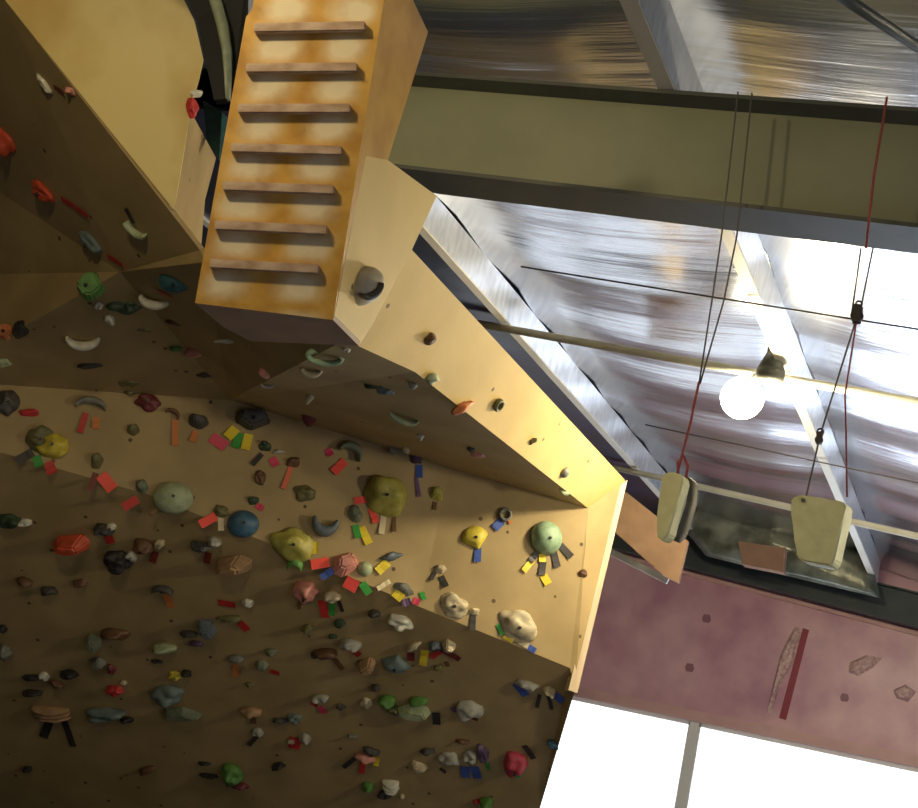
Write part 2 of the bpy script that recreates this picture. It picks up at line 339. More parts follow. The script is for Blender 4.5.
# ------------------------------------------------------------ lamp
LP = at_y(742, 398, 8.35)
t = thing('high_bay_lamp', LP+Vector((0, 0, .36)), 'glowing high bay lamp hanging under the foil roof by the right purlin', 'lamp')
bm = bmesh.new(); bmesh.ops.create_uvsphere(bm, u_segments=24, v_segments=14, radius=.155); bmesh.ops.translate(bm, verts=bm.verts[:], vec=LP)
link('globe', bm, M_bulb, t, True)
hp = at_y(771, 372, 8.1)
bm = bmesh.new()
for (r0, r1, za, zb) in ((.05, .10, .06, .19), (.10, .10, -.02, .06), (.05, .05, .19, .24)):
    r = bmesh.ops.create_cone(bm, cap_ends=True, segments=20, radius1=r1, radius2=r0, depth=zb-za); bmesh.ops.translate(bm, verts=r['verts'], vec=hp+Vector((0, 0, (za+zb)/2-.05)))
link('ballast_housing', bm, M_darksteel, t, True)
bm = bmesh.new(); bm_bar(bm, hp+Vector((0, 0, .0)), LP+Vector((0, 0, .14)), .04, .03); link('bracket', bm, M_darksteel, t)
bm = bmesh.new(); bm_tube(bm, [hp+Vector((0, 0, .18)), Vector((hp.x, hp.y, roof_z(hp.x)+.28))], .012); link('hook', bm, M_wire, t)
# ------------------------------------------------------------ climbing wall facets
def V(px, py, y): return at_y(px, py, y)
A = V(625, 480, 9.2)
PWn = Vector((.606, -.795, 0)).normalized(); PW = (A, PWn)
def W(px, py): return on(PW, px, py)
T = V(588, 508, 8.93); B1 = W(575, 690)
Q = V(412, 250, 4.95); P5 = plane3(A, T, Q)
K = [W(-70, 432), W(150, 495), W(310, 560), W(420, 607), W(570, 668)]
Wm = W(450, 468); W1 = W(330, 430); W0 = W(230, 400); W2 = W(-70, 380)
F5p = lambda x, y: on(P5, x, y)
a1, a0 = F5p(415, 372), F5p(345, 340)
P7 = plane3(K[0], K[4], V(540, 808, 10.45))
F7p = lambda x, y: on(P7, x, y)
facets = []       # (name, vertex list)
facets.append(('main_panel', [A, T, B1])); facets.append(('main_panel', [T, B1, K[4], K[3]])); facets.append(('main_panel', [T, K[3], Wm]))
facets.append(('main_panel', [Wm, K[3], K[2], W1])); facets.append(('main_panel', [W1, K[2], K[1], W0])); facets.append(('main_panel', [W0, K[1], K[0], W2]))
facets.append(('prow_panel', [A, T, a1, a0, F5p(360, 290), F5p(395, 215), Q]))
facets.append(('prow_underside', [T, Wm, W1, a1])); facets.append(('prow_underside', [a1, W1, W0, a0])); 
C0 = V(-70, 275, 6.1); C1 = V(205, 262, 5.0); C2 = V(120, 272, 5.45)
facets.append(('roof_panel', [a0, W0, C1])); facets.append(('roof_panel', [C1, W0, W2, C2])); facets.append(('roof_panel', [C2, W2, C0]))
E1 = V(200, 250, 5.02); E0 = V(5, 0, 3.92); Em = V(-70, -95, 3.5)
facets.append(('left_underside', [Em, E0, E1, C1, C2, C0, V(-140, 100, 5.2)]))
low = [F7p(540, 808), F7p(500, 945), F7p(-70, 945)]
facets.append(('lower_overhang', [K[0], K[1], K[2], K[3], K[4], B1, low[0], low[1], low[2]]))
F2a = V(190, 0, 4.35); P2 = plane3(E0, E1, F2a); F2p = lambda x, y: on(P2, x, y)
facets.append(('left_face', [E0, Em, F2p(120, -95), F2p(178, -30), F2p(184, 0), F2p(194, 20), F2p(203, 60), F2p(199, 78), F2p(190, 110), F2p(184, 150), F2p(174, 210)]))
P3 = plane3(F2p(174, 210), F2p(190, 110), V(216, 158, 5.7))
facets.append(('return_face', [F2p(174, 210), F2p(190, 110), V(216, 158, 5.7), on(P3, 205, 200), on(P3, 201, 250)]))
wallroot = thing('climbing_wall', Vector((-4.5, 8, 0)), 'tan plywood climbing wall with angled overhangs covering the left of the hall', 'climbing wall')
allv, allp, pname = [], [], []
groups = {}
for nm, vv in facets: groups.setdefault(nm, []).append(vv)
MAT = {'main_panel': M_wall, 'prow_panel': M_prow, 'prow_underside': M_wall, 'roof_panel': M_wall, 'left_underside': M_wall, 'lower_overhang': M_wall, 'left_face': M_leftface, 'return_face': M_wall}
for nm, polys in groups.items():
    bm = bmesh.new(); seen = {}
    def gv(p):
        k = tuple(round(c, 5) for c in p)
        if k not in seen: seen[k] = bm.verts.new(p)
        return seen[k]
    for vv in polys: bm.faces.new([gv(p) for p in vv])
    bmesh.ops.triangulate(bm, faces=[f for f in bm.faces if len(f.verts) > 3])
    # make all face the camera side, keep for placing holds
    nsum = Vector()
    for f in bm.faces:
        f.normal_update()
        if f.normal.dot(CAM-f.calc_center_median()) < 0: f.normal_flip()
        b0 = len(allv); allv += [v.co.copy() for v in f.verts]; allp.append(list(range(b0, b0+3))); pname.append(nm); nsum += f.normal
    vec = -nsum.normalized()*.03
    r = bmesh.ops.extrude_face_region(bm, geom=bm.faces[:]); bmesh.ops.translate(bm, verts=[v for v in r['geom'] if isinstance(v, bmesh.types.BMVert)], vec=vec)
    me_o = link(nm, bm, MAT[nm], wallroot)
BVH = BVHTree.FromPolygons(allv, allp)
# pale end board on the right end of the main face
bm = bmesh.new(); e0, e1, e2, e3 = W(617, 488), W(627, 480), W(577, 693), W(568, 690)
bm_prism(bm, [p+PWn*.012 for p in (e0, e1, e2, e3)], -PWn*.09); link('end_board', bm, M_plyedge, wallroot)
# brown plywood bracing panel behind the prow
BP = [V(626, 492, 10.4), V(688, 541, 10.4), V(678, 583, 10.4), V(616, 529, 10.4)]
bm = bmesh.new(); bm_prism(bm, [V(600, 478, 10.4)]+BP[:3]+[V(664, 576, 10.4), V(590, 510, 10.4)], Vector((0, .05, 0)))
tag(link('bracing_panel', bm, M_brownply), 'brown triangular plywood bracing panel behind the right tip of the wall', 'plywood panel')
bm = bmesh.new(); bm_bar(bm, V(590, 541, 10.9), V(668, 581, 10.9), .04, .06); tag(link('support_rail', bm, M_galv), 'pale steel rail under the brown plywood bracing panel', 'rail')
# ------------------------------------------------------------ campus board box
DB = 4.35
bl, br, tr, tl = at_d(195, 303, DB), at_d(333, 320, DB), at_d(390, -40, DB), at_d(262, -40, DB)
PB = plane3(bl, br, tr)
front_px = [(195, 303), (246, 17), (252, 9), (262, -40), (390, -40), (384, 0), (333, 320)]
fr = [on(PB, *p) for p in front_px]; ctr = sum(fr, Vector())/len(fr)
board = thing('campus_board', on(PB, 262, 312), 'yellow plywood campus board box with wooden rungs hanging beside the steel beam', 'campus board')
bm = bmesh.new(); bm_prism(bm, fr, -PB[1]*.03)
uvl = bm.loops.layers.uv.new('UVMap')
ex = (br-bl).normalized(); ey = PB[1].cross(ex); ey = ey if ey.dot(tr-br) > 0 else -ey
import mathutils
def fpx(co):
    r = co-CAM; z = r.dot(CZ); return 459+FPX*r.dot(CX)/z, 404+FPX*r.dot(CY)/z
for f in bm.faces:
    for l in f.loops:
        X, Y = fpx(l.vert.co); lx = 195+(303-Y)*.178; l[uvl].uv = ((X-lx)/138, (Y-29)/39.7)
link('front_panel', bm, M_board, board)
PS = plane3(br, on(PB, 384, 0), at_d(412, 250, 5.02))
sp = lambda x, y: on(PS, x, y)
bm = bmesh.new(); bm_prism(bm, [sp(333, 320), sp(384, 0), sp(390, -40), sp(408, -40), sp(413, 0), sp(428, 32), sp(388, 160), sp(366, 156)], -PS[1]*.02); link('side_panel', bm, M_side, board)
bm = bmesh.new(); bm_prism(bm, [p-PS[1]*.001 for p in (sp(366, 156), sp(388, 160), sp(437, 196), sp(412, 250), sp(373, 324), sp(359, 346), sp(334, 320))], -PS[1]*.02); link('side_panel', bm, M_prow, board)
tipb = sp(359, 346); P_b = plane3(bl, br, tipb)
bm = bmesh.new(); bm_prism(bm, [bl, br, tipb, on(P_b, 250, 341), on(P_b, 222, 326)], Vector((0, 0, .02))); link('bottom_panel', bm, M_brownply, board)
for (x0, y0, x1, y1) in ((255, 30, 366, 28), (247, 70, 358, 69), (239, 110, 351, 110), (232, 149, 343, 152), (224, 187, 335, 191), (216, 226, 328, 231), (211, 264, 320, 270)):
    a, b = on(PB, x0, y0), on(PB, x1, y1); d = (b-a); L = d.length; d.normalize(); n = PB[1]; u = n.cross(d)
    bm = bmesh.new(); R = Matrix((d, u, n)).transposed()
    bm_box(bm, (a+b)/2+n*.014, (L, .034, .03), R); bmesh.ops.bevel(bm, geom=bm.edges[:], offset=.004, segments=2, affect='EDGES')
    link('rung', bm, M_rung, board, org=(a+b)/2)
# ------------------------------------------------------------ dark recess behind the board
bm = bmesh.new(); bm_prism(bm, [V(190, -22, 3.85), V(246, -22, 3.85), V(245, 20, 3.85), V(232, 98, 3.9), V(214, 100, 3.9), V(206, 60, 3.9), V(197, 20, 3.87), V(187, 0, 3.85)], Vector((-.01, .04, 0)))  # black sheet put in as the darkness of the empty gap
tag(link('gap_shade', bm, M_black), 'added black sheet for the shade in the gap left of the campus board', 'shade_sheet')
pts = [V(208, -18, 3.8), V(215, 0, 3.8), V(222, 25, 3.8), V(226, 50, 3.81), V(227, 75, 3.82), V(228, 100, 3.84)]
bm = bmesh.new(); prev = None
for i, p in enumerate(pts):
    wd = [.025, .028, .026, .02, .014, .005][i]
    a = bm.verts.new(p-CX*wd); c = bm.verts.new(p+Vector((0, -.02, 0))); b = bm.verts.new(p+CX*wd)
    if prev: bm.faces.new((prev[0], prev[1], c, a)); bm.faces.new((prev[1], prev[2], b, c))
    prev = (a, c, b)
r = bmesh.ops.extrude_face_region(bm, geom=bm.faces[:]); bmesh.ops.translate(bm, verts=[v for v in r['geom'] if isinstance(v, bmesh.types.BMVert)], vec=(0, .015, 0))
tag(link('hanging_strap', bm, M_hold['grey-green'], smooth=True), 'grey-green fabric strap hanging in the dark gap left of the campus board', 'strap')
bm = bmesh.new(); bm_prism(bm, [V(203, 100, 5.2), V(222, 112, 5.2), V(219, 160, 5.2), V(207, 140, 5.2)], Vector((0, .06, 0)))
tag(link('storage_bag', bm, M_hold['teal']), 'dark teal bag wedged between the yellow left face and the campus board', 'bag')
# ------------------------------------------------------------ ropes and hanging blocks
YR = 4.52
def rope(pts, r, mat, label, group=None, name='rope'):
    P = [at_y(*p) for p in pts]; bm = bmesh.new(); bm_tube(bm, P, r, 6)
    o = link(name, bm, mat, smooth=True, org=P[0]); return tag(o, label, 'rope', group)
rope([(738, 92, YR), (722, 232, YR), (712, 300, YR), (699, 384, YR)], .0036, M_cord, 'thin dark cord falling over the beam to the left hanging block, left strand')
rope([(752, 93, YR), (737, 235, YR), (724, 300, YR), (700, 384, YR)], .0036, M_cord, 'thin dark cord falling over the beam to the left hanging block, right strand')
rope([(699, 382, YR), (690, 425, YR), (683, 452, YR), (675, 482, YR-.02)], .0052, M_rope, 'short red rope directly holding the left cream block')
rope([(887, 97, YR), (874, 175, YR), (866, 248, YR)], .0052, M_rope, 'red rope lying down the face of the green beam at right')
rope([(861, 248, YR), (852, 312, YR)], .0036, M_cord, 'dark cord below the beam above the right pulley, left strand')
rope([(873, 248, YR), (860, 312, YR)], .0036, M_cord, 'dark cord below the beam above the right pulley, right strand')
rope([(857, 318, YR), (845, 395, YR), (846, 430, YR), (847, 497, YR-.01)], .0035, M_rope, 'thin red rope dangling below the right pulley past the block')
rope([(856, 320, YR), (820, 436, YR), (804, 506, YR)], .0036, M_cord, 'dark cord slanting from the right pulley to the right cream block')
def pulley(px, py, label, s=1.0):
    c = at_y(px, py, YR); t = thing('pulley', c, label, 'pulley', 'pulleys')
    bm = bmesh.new(); r = bmesh.ops.create_cone(bm, cap_ends=True, segments=18, radius1=.022*s, radius2=.022*s, depth=.018*s)
    bmesh.ops.rotate(bm, verts=r['verts'], matrix=Matrix.Rotation(math.pi/2, 3, 'X')); bmesh.ops.translate(bm, verts=r['verts'], vec=c); link('wheel', bm, M_black, t, True)
    bm = bmesh.new()
    for k in (-1, 1): bm_box(bm, c+Vector((0, .013*s*k, .008)), (.03*s, .004, .065*s))
    link('cheek_plate', bm, M_wire, t)
    bm = bmesh.new(); bm_tube(bm, [c+Vector((.012*math.cos(q), 0, .045*s+.014*math.sin(q))) for q in [i*math.pi/5 for i in range(11)]], .004); link('eye', bm, M_wire, t, True)
pulley(857, 316, 'small black pulley on the right-hand ropes below the green beam', 1.1)
pulley(819, 440, 'small dark clip on the slanting cord above the right cream block', .7)
# right block : eared trapezoid
def block(px, y, thick, mat, bevel=.012):
    c = [at_y(a, b, y) for a, b in px]; bm = bmesh.new(); bm_prism(bm, c, Vector((.02, thick, 0)))
    bmesh.ops.bevel(bm, geom=bm.edges[:], offset=bevel, segments=3, affect='EDGES'); return bm
t = thing('hanging_block', at_y(820, 565, YR), 'cream tapered block hanging from a cord, right one below the purlin', 'hanging block', 'hanging grip blocks')
bm = block([(791, 498), (800, 494), (820, 499), (839, 500), (846, 504), (844, 515), (834, 560), (830, 566), (802, 561), (796, 556), (796, 540), (790, 512)], YR-.02, .07, M_block, .006); link('body', bm, M_block, t)
bm = bmesh.new(); bmesh.ops.create_uvsphere(bm, u_segments=10, v_segments=8, radius=.008); bmesh.ops.translate(bm, verts=bm.verts[:], vec=at_y(803, 500, YR-.024)); link('bolt', bm, M_blockdark, t, True)
t = thing('hanging_block', at_y(668, 540, YR), 'cream oblong block seen edge-on on a red rope, left one beside the wall tip', 'hanging block', 'hanging grip blocks')
bm = block([(662, 474), (670, 471), (680, 474), (683, 480), (678, 500), (668, 535), (662, 541), (656, 537), (657, 515), (660, 492)], YR-.05, .05, M_block, .006); link('body', bm, M_block, t)
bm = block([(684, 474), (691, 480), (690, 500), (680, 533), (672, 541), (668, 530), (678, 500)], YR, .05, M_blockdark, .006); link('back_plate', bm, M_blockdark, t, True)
bm = bmesh.new(); bm_tube(bm, [at_y(678, 476, YR-.03), at_y(678, 462, YR), at_y(683, 455, YR), at_y(688, 466, YR+.01), at_y(686, 478, YR)], .006); link('loop', bm, M_rope, t, True)
# ------------------------------------------------------------ climbing holds
def shape_dome(a, b, d, amp, seed, po=2.0, hp=2.0, lip=0., N=26, R=9, point=0.):
    """closed dome on z=0: outline superellipse exponent po, profile hp, lip tilts the mass to +y"""
    bm = bmesh.new(); rings = []; s = Vector((seed*3.7, seed*1.3, seed*.7))
    for k in range(R):
        r = math.cos(math.pi/2*k/R); ring = []
        for i in range(N):
            th = 2*math.pi*i/N; c, q = math.cos(th), math.sin(th)
            e = (abs(c)**po+abs(q)**po)**(-1/po)
            x = c*e*r; y = q*e*r
            if point: x *= 1-point*max(0, -y)*.9
            z = (1-min(1, r)**hp)**(1/2)
            z *= 1+lip*y
            nn = 1+amp*noise.noise(Vector((x*1.4, y*1.4, z*1.4))+s)*(.4+.6*(z+.3))
            ring.append(bm.verts.new((x*a*nn, (y+lip*.35*z)*b*nn, max(0, z)*d*nn)))
        rings.append(ring)
    t = bm.verts.new((0, lip*.35*b, d))
    for k in range(R-1):
        for i in range(N): j = (i+1) % N; bm.faces.new((rings[k][i], rings[k][j], rings[k+1][j], rings[k+1][i]))
    for i in range(N): bm.faces.new((rings[-1][i], rings[-1][(i+1) % N], t))
    bm.faces.new(rings[0][::-1]); return bm
def shape_arc(a, b, d, seed, full=False, up=True):
    bm = bmesh.new(); n = 22; pts = []; rad = []
    for i in range(n+1):
        if full: th = 2*math.pi*i/n
        else: th = math.pi*(1.02+.96*i/n)
        rr = .30 if full else .14+.34*math.sin(math.pi*i/n)
        pts.append(Vector((math.cos(th)*a*(1-.15), (math.sin(th)+(0 if full else .5))*b*(.8 if full else 1.1), d*.45))); rad.append(max(.004, rr*min(a, b)*1.0))
    N = 10; rings = []
    for i, p in enumerate(pts):
        dv = (pts[min(i+1, n)]-pts[max(i-1, 0)]).normalized() if not full else (pts[(i+1) % n]-pts[(i-1) % n]).normalized()
        u = dv.cross(Vector((0, 0, 1))).normalized()
        rings.append([bm.verts.new(p+u*math.cos(t)*rad[i]+Vector((0, 0, max(-p.z, math.sin(t)*d*.55)))) for t in (2*math.pi*k/N for k in range(N))])
    for i in range(n):
        for k in range(N): bm.faces.new((rings[i][k], rings[i][(k+1) % N], rings[i+1][(k+1) % N], rings[i+1][k]))
    if not full: bm.faces.new(rings[0]); bm.faces.new(rings[-1][::-1])
    else: bmesh.ops.remove_doubles(bm, verts=bm.verts[:], dist=1e-5)
    return bm
def shape_facet(a, b, d, seed, taper=.6, po=0):
    """angular moulded block: irregular polygon base, smaller lifted top"""
    rnd = random.Random(seed); bm = bmesh.new(); n = rnd.choice((5, 6, 6)); base, top = [], []
    off = Vector((rnd.uniform(-.12, .12)*a, rnd.uniform(.05, .3)*b, 0))
    for i in range(n):
        th = 2*math.pi*(i+rnd.uniform(-.25, .25))/n; rr = rnd.uniform(.88, 1.12)
        p = Vector((math.cos(th)*a*rr, math.sin(th)*b*rr, 0)); base.append(bm.verts.new(p))
        q = p*taper+off; q.z = d*rnd.uniform(.75, 1.05); top.append(bm.verts.new(q))
    bm.faces.new(base[::-1]); bm.faces.new(top)
    for i in range(n): j = (i+1) % n; bm.faces.new((base[i], base[j], top[j], top[i]))
    bmesh.ops.bevel(bm, geom=bm.edges[:], offset=min(a, b)*.13, segments=2, affect='EDGES'); return bm
def shape(kind, a, b, seed):
    m_ = min(a, b)
    if kind == 'ball': return shape_dome(a, b, m_*.95, .03, seed), 1
    if kind == 'blob': return shape_dome(a, b, m_*.85, .55, seed, hp=2.3), 1
    if kind == 'sloper': return shape_dome(a, b, m_*.75, .4, seed, po=2.4, lip=.35, point=.3), 1
    if kind == 'wedge': return shape_facet(a, b, m_*1.0, seed, .5), 0
    if kind == 'box': return shape_facet(a, b, m_*1.1, seed, .74), 0
    if kind == 'crimp': return shape_dome(a, b, m_*1.1, .5, seed, po=2.6, lip=.6, N=18, R=6), 1
    if kind == 'jug': return shape_arc(a, b, m_*1.1, seed), 1
    if kind == 'ring': return shape_arc(a, b, m_*.9, seed, True), 1
    if kind == 'shard': return shape_dome(a, b, m_*1.2, .6, seed, po=1.3, lip=.2, N=14, R=5), 1
    if kind == 'triangle': return shape_dome(a, b, m_*.6, .1, seed, po=1.8, point=.9), 1
    if kind == 'ribbed':
        bm = bmesh.new()
        for i in range(3):
            r = shape_dome(a, b*.30, m_*.9, .15, seed+i, po=3); bmesh.ops.translate(r, verts=r.verts[:], vec=(0, (i-1)*b*.62, 0))
            tmp = bpy.data.meshes.new('tmp'); r.to_mesh(tmp); r.free(); bm.from_mesh(tmp); bpy.data.meshes.remove(tmp)
        return bm, 1
WORD = dict(ball='round ball', blob='rounded', sloper='sloping', wedge='angular wedge', box='blocky', crimp='crimp', jug='curved jug', ring='ring-shaped', shard='pointed shard', triangle='triangular', ribbed='ribbed')
DEFN = []
def H(x, y, w, h, kind, col, rot=0, tapes=(), lm=None): DEFN.append((x, y, w, h, kind, col, rot, tapes, lm))
